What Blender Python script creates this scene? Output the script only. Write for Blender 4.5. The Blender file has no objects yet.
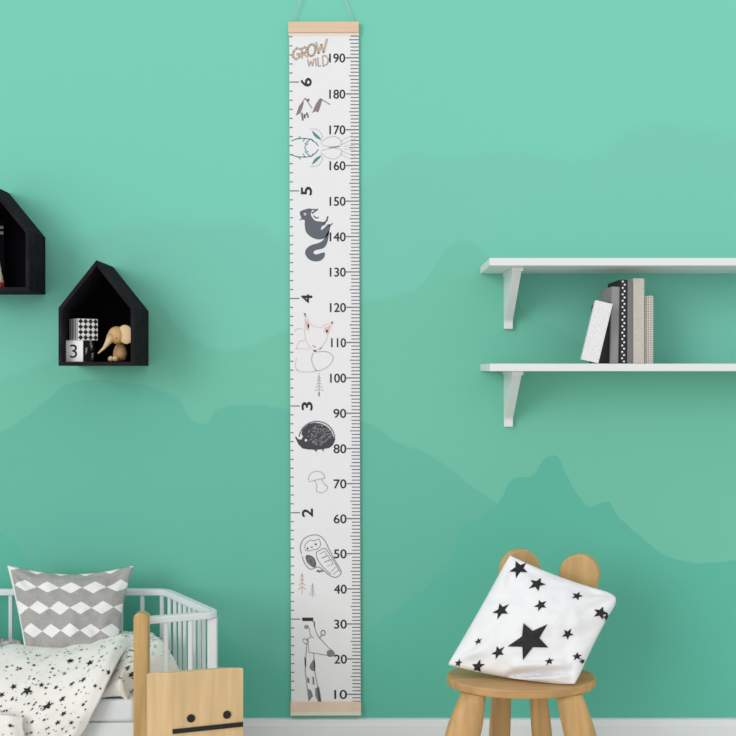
import bpy, math, random
from mathutils import Vector, Matrix, noise

# ------------------------------------------------------------------ camera, world, sun, exposure
S = 0.00283          # metres per photo pixel on the back wall
D = 3.11             # camera distance from the wall
CZ = 1.08            # camera height
sc = bpy.context.scene
C = sc.collection
cam_d = bpy.data.cameras.new('camera'); cam = bpy.data.objects.new('camera', cam_d); C.objects.link(cam)
cam.location = (0, -D, CZ); cam.rotation_euler = (math.pi/2, 0, 0)
cam_d.sensor_width = 36; cam_d.lens = 36*D/(736*S); cam_d.clip_end = 60
sc.camera = cam
w = bpy.data.worlds.new('world'); sc.world = w; w.use_nodes = True
w.node_tree.nodes['Background'].inputs[0].default_value = (1.0, 1.0, 1.0, 1)
w.node_tree.nodes['Background'].inputs[1].default_value = 0.85
sun_d = bpy.data.lights.new('sun', 'SUN'); sun_d.energy = .92; sun_d.angle = math.radians(26); sun_d.color = (1, .99, .97)
sun = bpy.data.objects.new('sun', sun_d); C.objects.link(sun)
sun.rotation_euler = Vector((0.80, 1.0, -0.30)).to_track_quat('-Z', 'Y').to_euler()
sun.location = (-2, -3, 3)
sc.view_settings.view_transform = 'Standard'; sc.view_settings.look = 'None'
sc.view_settings.exposure = 0.0; sc.view_settings.gamma = 1.0; sc.view_settings.use_curve_mapping = False

# ------------------------------------------------------------------ helpers
def P(px, py, d=0.0):
    """photo pixel at distance d in front of the wall -> world point"""
    k = D/(D-d)
    return Vector(((px-368)*S/k, -d, CZ-(py-368)*S/k))
def lin(c):
    r = []
    for v in c:
        v /= 255.0
        r.append(v/12.92 if v <= .04045 else ((v+.055)/1.055)**2.4)
    return (*r, 1)
MATS = {}
def mat(name, col, rough=.7, bump=0, bscale=200, var=0, vscale=8, stretch=None, metal=0, sheen=0):
    if name in MATS: return MATS[name]
    m = bpy.data.materials.new(name); m.use_nodes = True; nt = m.node_tree; b = nt.nodes['Principled BSDF']
    c = lin(col); b.inputs['Base Color'].default_value = c; b.inputs['Roughness'].default_value = rough
    b.inputs['Metallic'].default_value = metal; b.inputs['Sheen Weight'].default_value = sheen
    tc = nt.nodes.new('ShaderNodeTexCoord')
    if var:
        n = nt.nodes.new('ShaderNodeTexNoise'); n.inputs['Scale'].default_value = vscale; n.inputs['Detail'].default_value = 5
        mp = nt.nodes.new('ShaderNodeMapping'); mp.inputs['Scale'].default_value = stretch or (1, 1, 1)
        nt.links.new(tc.outputs['Object'], mp.inputs[0]); nt.links.new(mp.outputs[0], n.inputs['Vector'])
        r = nt.nodes.new('ShaderNodeValToRGB')
        r.color_ramp.elements[0].position = .32; r.color_ramp.elements[1].position = .68
        r.color_ramp.elements[0].color = tuple(x*(1-var) for x in c[:3])+(1,)
        r.color_ramp.elements[1].color = tuple(min(1, x*(1+var)) for x in c[:3])+(1,)
        nt.links.new(n.outputs['Fac'], r.inputs[0]); nt.links.new(r.outputs[0], b.inputs['Base Color'])
    if bump:
        n = nt.nodes.new('ShaderNodeTexNoise'); n.inputs['Scale'].default_value = bscale
        nt.links.new(tc.outputs['Object'], n.inputs['Vector'])
        bp = nt.nodes.new('ShaderNodeBump'); bp.inputs['Strength'].default_value = bump; bp.inputs['Distance'].default_value = .002
        nt.links.new(n.outputs['Fac'], bp.inputs['Height']); nt.links.new(bp.outputs[0], b.inputs['Normal'])
    MATS[name] = m
    return m

class MB:
    def __init__(s): s.v = []; s.f = []; s.m = []; s.uv = None
    def add(s, vs, fs, mi=0):
        o = len(s.v); s.v += [tuple(x) for x in vs]
        for f in fs: s.f.append(tuple(i+o for i in f)); s.m.append(mi)
        return s
    def box(s, a, b, mi=0, M=None):
        x0, y0, z0 = a; x1, y1, z1 = b
        vs = [Vector(p) for p in ((x0,y0,z0),(x1,y0,z0),(x1,y1,z0),(x0,y1,z0),(x0,y0,z1),(x1,y0,z1),(x1,y1,z1),(x0,y1,z1))]
        if M: vs = [M @ p for p in vs]
        return s.add(vs, [(0,3,2,1),(4,5,6,7),(0,1,5,4),(1,2,6,5),(2,3,7,6),(3,0,4,7)], mi)
    def loft(s, rings, mi=0, cap=True):
        n = len(rings[0]); vs = [p for r in rings for p in r]; fs = []
        for i in range(len(rings)-1):
            for j in range(n):
                k = (j+1) % n
                fs.append((i*n+j, i*n+k, (i+1)*n+k, (i+1)*n+j))
        if cap: fs.append(tuple(reversed(range(n)))); fs.append(tuple((len(rings)-1)*n+j for j in range(n)))
        return s.add(vs, fs, mi)
    def tube(s, pts, rad, n=12, mi=0, sx=1):
        pts = [Vector(p) for p in pts]; rings = []
        rads = rad if isinstance(rad, (list, tuple)) else [rad]*len(pts)
        for i, p in enumerate(pts):
            t = (pts[min(i+1, len(pts)-1)]-pts[max(i-1, 0)]).normalized()
            a = t.cross(Vector((0, 1, 0)))
            if a.length < .2: a = t.cross(Vector((1, 0, 0)))
            a.normalize(); b = t.cross(a).normalized()
            rings.append([p+(a*math.cos(q)*sx+b*math.sin(q))*rads[i] for q in [j*2*math.pi/n for j in range(n)]])
        return s.loft(rings, mi)
    def prism(s, base, off, mi=0):
        """base: list of points, off: extrusion vector"""
        n = len(base); base = [Vector(p) for p in base]; off = Vector(off)
        vs = base+[p+off for p in base]
        fs = [tuple(range(n)), tuple(reversed(range(n, 2*n)))]+[(j, j+n, (j+1) % n+n, (j+1) % n) for j in range(n)]
        return s.add(vs, fs, mi)
    def ellipsoid(s, c, r, M=None, n=20, m=12, mi=0, taper=0):
        vs = []; fs = []
        for i in range(m+1):
            th = math.pi*i/m
            for j in range(n):
                ph = 2*math.pi*j/n; z = math.cos(th); q = math.sin(th)*(1-taper*z)
                p = Vector((r[0]*q*math.cos(ph), r[1]*q*math.sin(ph), r[2]*z))
                if M: p = M @ p
                vs.append(p+Vector(c))
        for i in range(m):
            for j in range(n): fs.append((i*n+j, (i+1)*n+j, (i+1)*n+(j+1) % n, i*n+(j+1) % n))
        return s.add(vs, fs, mi)
    def grid(s, fn, nu, nv, mi=0, flip=False, uv=False):
        vs = [fn(i/nu, j/nv) for j in range(nv+1) for i in range(nu+1)]
        fs = []
        for j in range(nv):
            for i in range(nu):
                a = j*(nu+1)+i; f = (a, a+1, a+nu+2, a+nu+1)
                fs.append(tuple(reversed(f)) if flip else f)
        if uv:
            s.uv = s.uv or []
            s.uv += [(i/nu, j/nv) for j in range(nv+1) for i in range(nu+1)]
        return s.add(vs, fs, mi)

ORG = {}
def link(o, parent, loc):
    C.objects.link(o)
    if parent: o.parent = parent; o.location = Vector(loc)-ORG[parent.name]
    else: o.location = loc
    ORG[o.name] = Vector(loc)
def obj(name, mb, mats, parent=None, loc=None, smooth=False, bevel=0, seg=2, merge=False):
    if loc is None: loc = ORG[parent.name] if parent else Vector((0, 0, 0))
    loc = Vector(loc)
    me = bpy.data.meshes.new(name)
    me.from_pydata([tuple(Vector(v)-loc) for v in mb.v], [], mb.f)
    for m in (mats if isinstance(mats, (list, tuple)) else [mats]): me.materials.append(m)
    me.polygons.foreach_set('material_index', mb.m)
    if mb.uv:
        ul = me.uv_layers.new(name='UVMap')
        for l in me.loops: ul.data[l.index].uv = mb.uv[l.vertex_index]
    me.update()
    o = bpy.data.objects.new(name, me); link(o, parent, loc)
    import bmesh
    bm = bmesh.new(); bm.from_mesh(me)
    if merge: bmesh.ops.remove_doubles(bm, verts=bm.verts, dist=1e-5)
    bmesh.ops.recalc_face_normals(bm, faces=bm.faces) if merge != 'keep' else None
    bm.to_mesh(me); bm.free()
    if smooth:
        for p in me.polygons: p.use_smooth = True
    if bevel:
        b = o.modifiers.new('bevel', 'BEVEL'); b.width = bevel; b.segments = seg; b.limit_method = 'ANGLE'; b.harden_normals = False
    return o
def thing(name, label, cat, loc, group=None):
    o = bpy.data.objects.new(name, None); o.empty_display_size = .05
    link(o, None, Vector(loc)); return tag(o, label, cat, group)
def tag(o, label, cat, group=None):
    o['label'] = label; o['category'] = cat; o['kind'] = 'thing'
    if group: o['group'] = group
    return o
def struct(o): o['kind'] = 'structure'; return o

def text_mesh(txt, size, bold=0.0):
    cu = bpy.data.curves.new('t', 'FONT'); cu.body = txt; cu.size = size; cu.align_x = 'CENTER'; cu.align_y = 'CENTER'; cu.offset = bold
    o = bpy.data.objects.new('t', cu); C.objects.link(o)
    dg = bpy.context.evaluated_depsgraph_get(); me = bpy.data.meshes.new_from_object(o.evaluated_get(dg))
    vs = [v.co.copy() for v in me.vertices]; fs = [tuple(p.vertices) for p in me.polygons]
    bpy.data.objects.remove(o); bpy.data.meshes.remove(me); bpy.data.curves.remove(cu)
    xs = [v.x for v in vs]; ys = [v.y for v in vs]
    cx, cy = (min(xs)+max(xs))/2, (min(ys)+max(ys))/2
    return [Vector((v.x-cx, v.y-cy, 0)) for v in vs], fs, max(xs)-min(xs), max(ys)-min(ys)

# ------------------------------------------------------------------ materials
def wood(name, col, axis='z', var=.10):
    st = {'z': (9, 9, .7), 'x': (.7, 9, 9), 'y': (9, .7, 9)}[axis]
    return mat(name, col, .5, bump=.15, bscale=60, var=var, vscale=6, stretch=st)
white_paint = mat('white_paint', (229, 231, 232), .4, bump=.05)
bed_white = mat('bed_white', (226, 231, 234), .4)
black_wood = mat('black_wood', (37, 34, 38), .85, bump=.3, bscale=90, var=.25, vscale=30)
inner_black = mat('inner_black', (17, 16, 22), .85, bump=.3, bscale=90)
oak = wood('oak', (196, 156, 102), 'z', .16)
oak_seat = wood('oak_seat', (188, 147, 96), 'x', .14)
oak_ear = wood('oak_ear', (198, 160, 106), 'z', .12)
post_wood = wood('post_wood', (196, 160, 104), 'z', .2)
box_front = wood('box_front', (220, 187, 140), 'z', .11)
box_side = wood('box_side', (228, 194, 138), 'z', .06)
rod_wood = wood('rod_wood', (226, 194, 166), 'x', .04)
rod_edge = mat('rod_edge', (240, 229, 214), .6)
canvas = mat('canvas', (236, 236, 239), .9, bump=.35, bscale=900)
ink = mat('ink', (52, 52, 56), .9)
tick_ink = mat('tick_ink', (120, 120, 126), .9)
slate = mat('slate_ink', (98, 104, 114), .9)
dark_grey = mat('dark_grey_ink', (70, 70, 76), .9)
mid_grey = mat('mid_grey_ink', (150, 150, 154), .9)
pale_grey = mat('pale_grey_ink', (192, 192, 196), .9)
pink_ink = mat('pink_ink', (226, 196, 192), .9)
rose_ink = mat('rose_ink', (214, 160, 150), .9)
tan_ink = mat('tan_ink', (216, 190, 170), .9)
taupe_ink = mat('taupe_ink', (158, 143, 136), .9)
teal_ink = mat('teal_ink', (92, 140, 144), .9)
mauve_ink = mat('mauve_ink', (140, 124, 130), .9)
black = mat('black', (22, 22, 25), .7)
fabric_white = mat('fabric_white', (240, 240, 243), .9, bump=.4, bscale=500, sheen=.2)
quilt_cream = mat('quilt_cream', (241, 238, 233), .9, bump=.4, bscale=400, sheen=.2)
sheet_white = mat('sheet_white', (226, 229, 235), .9, bump=.3, bscale=300)
cord_mat = mat('cord', (196, 200, 196), .8)

for m_ in (black_wood, inner_black): m_.node_tree.nodes['Principled BSDF'].inputs['Specular IOR Level'].default_value = .05

# ------------------------------------------------------------------ the back wall and its painted mountains
def wall_material():
    m = bpy.data.materials.new('mountain_mural'); m.use_nodes = True; nt = m.node_tree; N = nt.nodes; L = nt.links
    b = N['Principled BSDF']; b.inputs['Roughness'].default_value = .85
    tc = N.new('ShaderNodeTexCoord'); sp = N.new('ShaderNodeSeparateXYZ'); L.new(tc.outputs['Object'], sp.inputs[0])
    def math_(op, a, bb, clamp=False):
        n = N.new('ShaderNodeMath'); n.operation = op; n.use_clamp = clamp
        for i, v in enumerate((a, bb)):
            if isinstance(v, (int, float)): n.inputs[i].default_value = v
            else: L.new(v, n.inputs[i])
        return n.outputs[0]
    u = math_('ADD', math_('DIVIDE', sp.outputs[0], 736*S), .5)
    v = math_('ADD', math_('DIVIDE', math_('SUBTRACT', sp.outputs[2], CZ), 736*S), .5)
    nz = N.new('ShaderNodeTexNoise'); nz.inputs['Scale'].default_value = 14; nz.inputs['Detail'].default_value = 4
    L.new(tc.outputs['Object'], nz.inputs['Vector'])
    v = math_('ADD', v, math_('MULTIPLY', math_('SUBTRACT', nz.outputs['Fac'], .5), .012))
    base = N.new('ShaderNodeRGB'); base.outputs[0].default_value = lin((117, 205, 184)); col = base.outputs[0]
    layers = [  # ridge in photo pixels, colour, softness in px, strength
        ([(0, 250), (60, 238), (110, 222), (163, 214), (215, 217), (250, 214), (290, 236), (362, 176), (410, 146), (440, 151), (490, 144), (530, 146), (590, 152), (622, 128), (650, 117), (700, 122), (736, 130)], (117, 199, 179), 14, .9),
        ([(0, 378), (33, 364), (60, 352), (110, 325), (150, 300), (190, 335), (230, 348), (290, 326), (362, 300), (400, 292), (420, 282), (440, 255), (455, 240), (463, 238), (480, 246), (500, 275), (530, 312), (570, 332), (600, 352), (650, 360), (736, 366)], (112, 194, 170), 5, 1),
        ([(0, 430), (20, 420), (40, 404), (62, 386), (90, 379), (120, 380), (147, 383), (175, 395), (204, 424), (216, 410), (245, 404), (290, 407), (362, 420), (401, 441), (431, 454), (462, 477), (498, 502), (560, 540), (620, 580), (736, 640)], (101, 186, 165), 3, 1),
        ([(0, 530), (24, 552), (38, 572), (100, 590), (160, 598), (200, 615), (224, 631), (251, 655), (300, 668), (350, 650), (380, 620), (410, 600), (428, 583), (450, 560), (457, 540), (464, 526), (483, 515), (498, 502), (513, 479), (534, 473), (544, 459), (557, 456), (564, 470), (580, 497), (588, 506), (608, 500), (616, 513), (646, 540), (667, 556), (736, 559)], (93, 185, 164), 1.6, 1),
    ]
    for ridge, c, soft, st in layers:
        fc = N.new('ShaderNodeFloatCurve'); cv = fc.mapping.curves[0]
        pts = [(x/736, (736-y)/736) for x, y in ridge]
        cv.points[0].location = pts[0]; cv.points[1].location = pts[-1]
        for p in pts[1:-1]: cv.points.new(*p)
        fc.mapping.update()
        L.new(u, fc.inputs['Value'])
        f = math_('DIVIDE', math_('SUBTRACT', fc.outputs[0], v), soft/736, True)
        if st < 1: f = math_('MULTIPLY', f, st)
        mx = N.new('ShaderNodeMix'); mx.data_type = 'RGBA'; L.new(f, mx.inputs[0]); L.new(col, mx.inputs[6])
        mx.inputs[7].default_value = lin(c); col = mx.outputs[2]
    L.new(col, b.inputs['Base Color'])
    n2 = N.new('ShaderNodeTexNoise'); n2.inputs['Scale'].default_value = 250; L.new(tc.outputs['Object'], n2.inputs['Vector'])
    bp = N.new('ShaderNodeBump'); bp.inputs['Strength'].default_value = .08; bp.inputs['Distance'].default_value = .002
    L.new(n2.outputs['Fac'], bp.inputs['Height']); L.new(bp.outputs[0], b.inputs['Normal'])
    return m
struct(obj('wall_back', MB().box((-2.6, 0, 0), (2.6, .12, 2.7)), wall_material()))
struct(obj('floor', MB().box((-2.6, -4.2, -.08), (2.6, .12, 0)), wood('floor_wood', (228, 222, 212), 'x', .04)))
bbm = MB().prism([(-2.6, 0, 0), (-2.6, -.014, 0), (-2.6, -.014, .072), (-2.6, -.011, .078), (-2.6, -.009, .088), (-2.6, 0, .090)], (5.2, 0, 0))
struct(obj('baseboard_back', bbm, mat('skirting', (226, 229, 232), .5)))

# ------------------------------------------------------------------ height chart
YP = -.009
c0 = P(324.9, 708, .008)
chart = thing('growth_chart', 'long white canvas height chart with animal drawings hanging from wooden rods', 'height chart', (c0.x, -.009, c0.z))
def cp(px, py, y=YP): q = P(px, py, .009); return Vector((q.x, y, q.z))
XL, XR = 290.2, 359.7
def crect(x0, y0, x1, y1, ya, yb, mb=None, mi=0):
    a = cp(x0, y1); b = cp(x1, y0); mb = mb or MB(); return mb.box((a.x, min(ya, yb), a.z), (b.x, max(ya, yb), b.z), mi)
obj('canvas_sheet', crect(XL, 30, XR, 704, -.0075, -.009), canvas, chart)
r = obj('top_rod', crect(289.4, 22.3, 360.0, 33, -.002, -.016), rod_wood, chart, bevel=.0015)
obj('rod_trim', crect(289.6, 33, 360.0, 35.2, -.006, -.0105), rod_edge, r)
r = obj('bottom_rod', crect(289.6, 701.5, 360.1, 710.5, -.002, -.016), mat('rod_pink', (229, 202, 184), .6, var=.04, vscale=30), chart, bevel=.001)
obj('rod_trim', crect(289.6, 710.5, 360.1, 715, -.002, -.0155), mat('rod_cream', (226, 219, 202), .6), r, bevel=.001)
cord = MB()
cord.tube([cp(293.4, 23, -.012), cp(301.6, 0, -.010), cp(324, -54, -.008), cp(346.6, 0, -.010), cp(354.6, 23, -.012)], .0011, 8)
obj('hanging_cord', cord, cord_mat, chart, smooth=True)
q = cp(324, -55)
tag(obj('wall_nail', MB().tube([(q.x, .01, q.z), (q.x, -.02, q.z)], .0015, 10).tube([(q.x, -.019, q.z), (q.x, -.0205, q.z)], .004, 12), mat('steel', (170, 170, 172), .3, metal=1), None, loc=(q.x, 0, q.z)), 'small steel nail in the wall holding the height chart cord', 'nail')
YI = YP-.0004
def stroke(mb, pts, wpx=1.0, mi=0, closed=False, y=YI):
    pts = [Vector((a, b)) for a, b in pts]
    if closed: pts.append(pts[0])
    for i in range(len(pts)-1):
        a, b = pts[i], pts[i+1]; t = (b-a)
        if t.length < 1e-4: continue
        t.normalize(); n = Vector((-t.y, t.x))*wpx/2; a2 = a-t*wpx*.2; b2 = b+t*wpx*.2
        mb.add([cp(*(a2-n), y), cp(*(b2-n), y), cp(*(b2+n), y), cp(*(a2+n), y)], [(0, 1, 2, 3)], mi)
def fill(mb, pts, mi=0, y=YI):
    mb.add([cp(a, b, y) for a, b in pts], [tuple(range(len(pts)))], mi)
def arc(cx, cy, rx, ry, a0=0, a1=360, n=20, rot=0):
    o = []
    for i in range(n+1):
        a = math.radians(a0+(a1-a0)*i/n); x = rx*math.cos(a); y = ry*math.sin(a); rr = math.radians(rot)
        o.append((cx+x*math.cos(rr)-y*math.sin(rr), cy+x*math.sin(rr)+y*math.cos(rr)))
    return o
def smooth_pts(pts, closed=True, n=4):
    """Catmull-Rom through the points"""
    o = []; N_ = len(pts)
    rng = range(N_) if closed else range(N_-1)
    for i in rng:
        g = (lambda k: pts[k % N_]) if closed else (lambda k: pts[max(0, min(N_-1, k))])
        p0, p1, p2, p3 = g(i-1), g(i), g(i+1), g(i+2)
        for j in range(n):
            t = j/n
            o.append(tuple(.5*((2*p1[k])+(-p0[k]+p2[k])*t+(2*p0[k]-5*p1[k]+4*p2[k]-p3[k])*t*t+(-p0[k]+3*p1[k]-3*p2[k]+p3[k])*t**3) for k in (0, 1)))
    if not closed: o.append(pts[-1])
    return o
def tr(ox, oy, sc_): return lambda pts: [(ox+x/sc_, oy+y/sc_) for x, y in pts]
# centimetre scale on the right, foot scale on the left
NUM_Y = [(10, 694.3), (20, 659), (30, 624), (40, 589), (50, 553.7), (60, 518.7), (70, 483.7), (80, 448.6), (90, 413.3), (100, 378), (110, 342.6), (120, 307.4), (130, 272), (140, 236.7), (150, 201.2), (160, 165.6), (170, 129.8), (180, 94), (190, 57.9)]
FT_Y = [(1, 619), (2, 512.6), (3, 405.9), (4, 298.4), (5, 190.8), (6, 82)]
def tab(T_, v):
    for (a, ya), (b, yb) in zip(T_, T_[1:]):
        if v <= b or b == T_[-1][0]: return ya+(yb-ya)*(v-a)/(b-a)
cm = MB()
for v in range(8, 197):
    y = tab(NUM_Y, v)
    x0 = 346.8 if v % 10 == 0 else (350.2 if v % 5 == 0 else 351.6)
    stroke(cm, [(x0+ (0), y), (359.4, y)], 1.25 if v % 10 == 0 else 1.05)
obj('centimetre_scale', cm, tick_ink, chart)
ft = MB()
for i in range(-8, 66):
    y = tab(FT_Y, 1+i/12)
    if y < 36: continue
    if i % 12 == 0: stroke(ft, [(290.6, y), (299.4, y)], 1.1)
    else: stroke(ft, [(290.6, y), (293.2, y)], 1.1)
obj('foot_scale', ft, tick_ink, chart)
nm = MB()
for v in range(10, 200, 10):
    y = tab(NUM_Y, v)
    vs, fs, w_, h_ = text_mesh(str(v), 1)
    wd = 15.6 if v >= 100 else 12.4
    if v == 110: wd = 14.5
    sx = wd*S/w_; sy = 8.8*S/h_; c = cp(345.9-wd/2, y+.2)
    for q_, (ox, oz) in enumerate(((-.22, 0), (.22, 0), (0, .18), (0, -.18))): nm.add([(c.x+p.x*sx+ox*S, YI-q_*.00004, c.z+p.y*sy+oz*S) for p in vs], fs)
obj('centimetre_numbers', nm, ink, chart)
nm = MB()
for v in range(1, 7):
    y = tab(FT_Y, v)
    vs, fs, w_, h_ = text_mesh(str(v), 1)
    ln = 10.4; wd = (7.8 if v != 1 else 2.6)
    sx = wd*S/w_; sy = ln*S/h_; c = cp(307, y+.2)
    for q_, (ox, oz) in enumerate(((-.4, 0), (.4, 0), (0, .45), (0, -.45))): nm.add([(c.x-p.y*sy+ox*S, YI-q_*.00004, c.z+p.x*sx+oz*S) for p in vs], fs)
obj('foot_numbers', nm, ink, chart)
# GROW WILD lettering
T = tr(275, 0, 5.66); g = MB()
letters = [
    [(148, 278), (128, 272), (110, 292), (108, 322), (124, 336), (144, 322), (142, 304), (128, 308)],
    [(158, 328), (156, 276), (176, 266), (188, 280), (176, 298), (160, 300), (190, 322)],
    arc(212, 284, 22, 34, 0, 360, 14, 8),
    [(238, 240), (252, 302), (268, 252), (280, 296), (300, 222)],
    [(190, 336), (198, 374), (208, 346), (218, 372), (226, 332)],
    [(236, 330), (238, 374)],
    [(248, 326), (250, 374), (264, 372)],
    [(274, 318), (278, 376), (302, 362), (308, 334), (290, 314), (274, 318)]]
for i, l in enumerate(letters):
    stroke(g, T(l), 2.0 if i < 4 else 1.3, 0, y=YI)
for i, l in enumerate(letters):
    stroke(g, T(l), 1.1 if i < 4 else .6, 1, y=YI-.0003)
obj('grow_wild_lettering', g, [taupe_ink, tan_ink], chart)
# small mountains
g = MB()
fill(g, T([(122, 655), (140, 600), (160, 575), (168, 580), (160, 610), (148, 640)])); fill(g, T([(214, 640), (236, 588), (258, 556), (272, 566), (262, 600), (250, 636), (232, 630)]))
stroke(g, T([(160, 578), (176, 556), (214, 612)]), .9); stroke(g, T([(262, 558), (284, 572), (316, 592)]), .9)
stroke(g, T([(156, 640), (162, 680)]), 2); stroke(g, T([(170, 648), (174, 668)]), 1.6); stroke(g, T([(184, 638), (192, 664)]), 1.8); stroke(g, T([(168, 664), (176, 650), (184, 648)]), .8)
for a in range(0, 180, 45):
    dx, dy = 9*math.cos(math.radians(a)), 9*math.sin(math.radians(a)); stroke(g, T([(192-dx, 566-dy), (192+dx, 566+dy)]), .6)
obj('mountain_drawing', g, mauve_ink, chart)
# deer, lying on its side with the antlers to the left
T = tr(275, 120, 4.91); g = MB()
for sgn in (-1, 1):
    f = lambda pts: T([(x, 136+sgn*y) for x, y in pts])
    stroke(g, f([(84, 34), (110, 44), (150, 46), (180, 42), (205, 24), (216, 8)]), 1.0, 0)
    stroke(g, f([(150, 46), (142, 30)]), .9, 0); stroke(g, f([(176, 42), (158, 26), (150, 18)]), .9, 0); stroke(g, f([(120, 46), (128, 56)]), .9, 0)
    stroke(g, f([(184, 42), (190, 30)]), .8, 0)
    fill(g, f(smooth_pts([(186, 82), (206, 68), (224, 50), (226, 40), (214, 44), (196, 58)])), 0)
    stroke(g, f(smooth_pts([(176, 92), (214, 88), (236, 56), (224, 34)], False)), .6, 1)
    stroke(g, f(smooth_pts([(228, 20), (256, 46), (292, 56), (322, 40), (330, 14), (300, 2), (262, 6)])), .6, 1)
    stroke(g, f([(330, 14), (360, 30), (400, 44)]), .6, 1); stroke(g, f([(326, 30), (350, 46), (384, 60)]), .5, 1)
    stroke(g, f([(340, 6), (398, 12)]), .5, 1)
stroke(g, T([(270, 134), (300, 132), (320, 128)]), .9, 2)
stroke(g, T(arc(184, 136, 34, 24, 120, 240, 10)), .8, 0)
obj('deer_drawing', g, [teal_ink, pale_grey, mid_grey], chart)
# squirrel
g = MB()
fill(g, T(smooth_pts([(128, 470), (124, 452), (140, 442), (160, 436), (176, 434), (184, 442), (178, 458), (182, 474), (200, 494), (222, 498), (246, 502), (250, 512), (232, 524), (228, 540), (244, 530), (262, 512), (274, 516), (270, 540), (262, 566), (242, 582), (210, 586), (176, 572), (154, 548), (148, 514), (148, 492), (136, 488)])))
fill(g, T(smooth_pts([(268, 540), (262, 590), (250, 620), (232, 632), (200, 640), (190, 652), (204, 660), (232, 652), (246, 652), (244, 672), (226, 690), (196, 694), (166, 682), (150, 656), (156, 632), (180, 614), (214, 604), (240, 588)])))
stroke(g, T([(184, 458), (200, 446), (212, 438)]), 1.6); stroke(g, T([(192, 470), (204, 482), (216, 478)]), 1.2); stroke(g, T([(244, 506), (256, 494), (262, 474)]), 1.6)
stroke(g, T([(268, 522), (284, 508)]), 1.2); stroke(g, T([(182, 440), (200, 438)]), 1.2); stroke(g, T([(136, 484), (124, 490)]), 1)
fill(g, T(arc(150, 462, 7, 7)[:-1]), 1, y=YI-.0002)
obj('squirrel_drawing', g, [slate, pale_grey], chart)
# fox
T = tr(275, 260, 4.91); g = MB()
face = [(146, 262), (150, 300), (146, 350), (150, 390), (168, 424), (196, 448), (226, 432), (250, 400), (262, 360), (284, 304), (250, 318), (226, 334), (186, 324), (166, 300)]
stroke(g, T(face), .7, 0, True)
fill(g, T([(150, 290), (168, 310), (168, 350), (154, 338)]), 0); fill(g, T([(274, 318), (244, 334), (240, 352), (258, 366)]), 0)
fill(g, T([(142, 260), (152, 262), (150, 280)]), 2); fill(g, T([(286, 300), (276, 308), (282, 318)]), 2)
fill(g, T([(160, 310), (172, 322), (162, 338)]), 1); fill(g, T([(250, 342), (264, 346), (254, 360)]), 1)
stroke(g, T(smooth_pts([(96, 350), (112, 336), (140, 340)], False)), .6, 0)
stroke(g, T(smooth_pts([(104, 436), (120, 400), (146, 396)], False)), .6, 0); stroke(g, T([(100, 434), (146, 436), (172, 440)]), .6, 0)
stroke(g, T(smooth_pts([(106, 540), (140, 550), (190, 548), (206, 540)], False)), .7, 0); stroke(g, T(smooth_pts([(106, 480), (100, 520), (110, 542)], False)), .6, 0)
stroke(g, T(smooth_pts([(190, 456), (180, 490), (194, 530), (212, 544), (250, 530), (280, 500), (284, 470), (258, 452), (226, 450)])), .8, 3)
stroke(g, T([(186, 420), (200, 428)]), .8, 2); stroke(g, T([(218, 438), (230, 430)]), .8, 2); fill(g, T(arc(196, 446, 8, 5)[:-1]), 2)
stroke(g, T([(216, 552), (216, 670)]), .8, 3)
for yy, ww in ((572, 8), (586, 10), (602, 14), (618, 18), (634, 22)): stroke(g, T([(216-ww, yy+8), (216, yy), (216+ww, yy+8)]), .8, 3)
fill(g, T([(210, 650), (222, 650), (216, 672)]), 3)
obj('fox_drawing', g, [pink_ink, rose_ink, mauve_ink, pale_grey], chart)
# hedgehog
T = tr(275, 390, 5.66); g = MB()
body = [(118, 262), (130, 278), (148, 280), (158, 262), (148, 248), (154, 224), (170, 208), (190, 192), (224, 184), (262, 190), (296, 208), (318, 234), (330, 266), (338, 288), (326, 312), (306, 328), (274, 334), (276, 350), (264, 336), (236, 338), (234, 352), (220, 338), (184, 336), (154, 330), (132, 308), (118, 278), (112, 268)]
fill(g, T(body))
random.seed(4)
for k in range(30):
    a = 3.3+k*.105; 
    cx, cy = 236+97*math.cos(a), 274+93*math.sin(a); fill(g, T([(cx-7*math.sin(a), cy+7*math.cos(a)), (cx+9*math.cos(a), cy+9*math.sin(a)), (cx+7*math.sin(a), cy-7*math.cos(a))]))
for k in range(105):
    a = random.uniform(0, 6.28); rr = random.random()**.5
    x, y = 248+68*rr*math.cos(a), 258+58*rr*math.sin(a)
    an = random.uniform(.3, 1.2); stroke(g, T([(x, y), (x+11*math.cos(an), y-9*math.sin(an))]), .55, 1, y=YI-.0002)
fill(g, T(arc(174, 284, 7, 7)[:-1]), 2, y=YI-.0002)
obj('hedgehog_drawing', g, [dark_grey, mid_grey, canvas], chart)
g = MB()
stroke(g, T(smooth_pts([(192, 518), (190, 490), (210, 466), (244, 460), (272, 474), (280, 496), (260, 504), (224, 510)])), .8, 0)
stroke(g, T(smooth_pts([(222, 512), (236, 540), (232, 568), (254, 582), (284, 572), (296, 548), (276, 532), (262, 506)], False)), .8, 1)
obj('mushroom_drawing', g, [pale_grey, pink_ink], chart)
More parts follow.
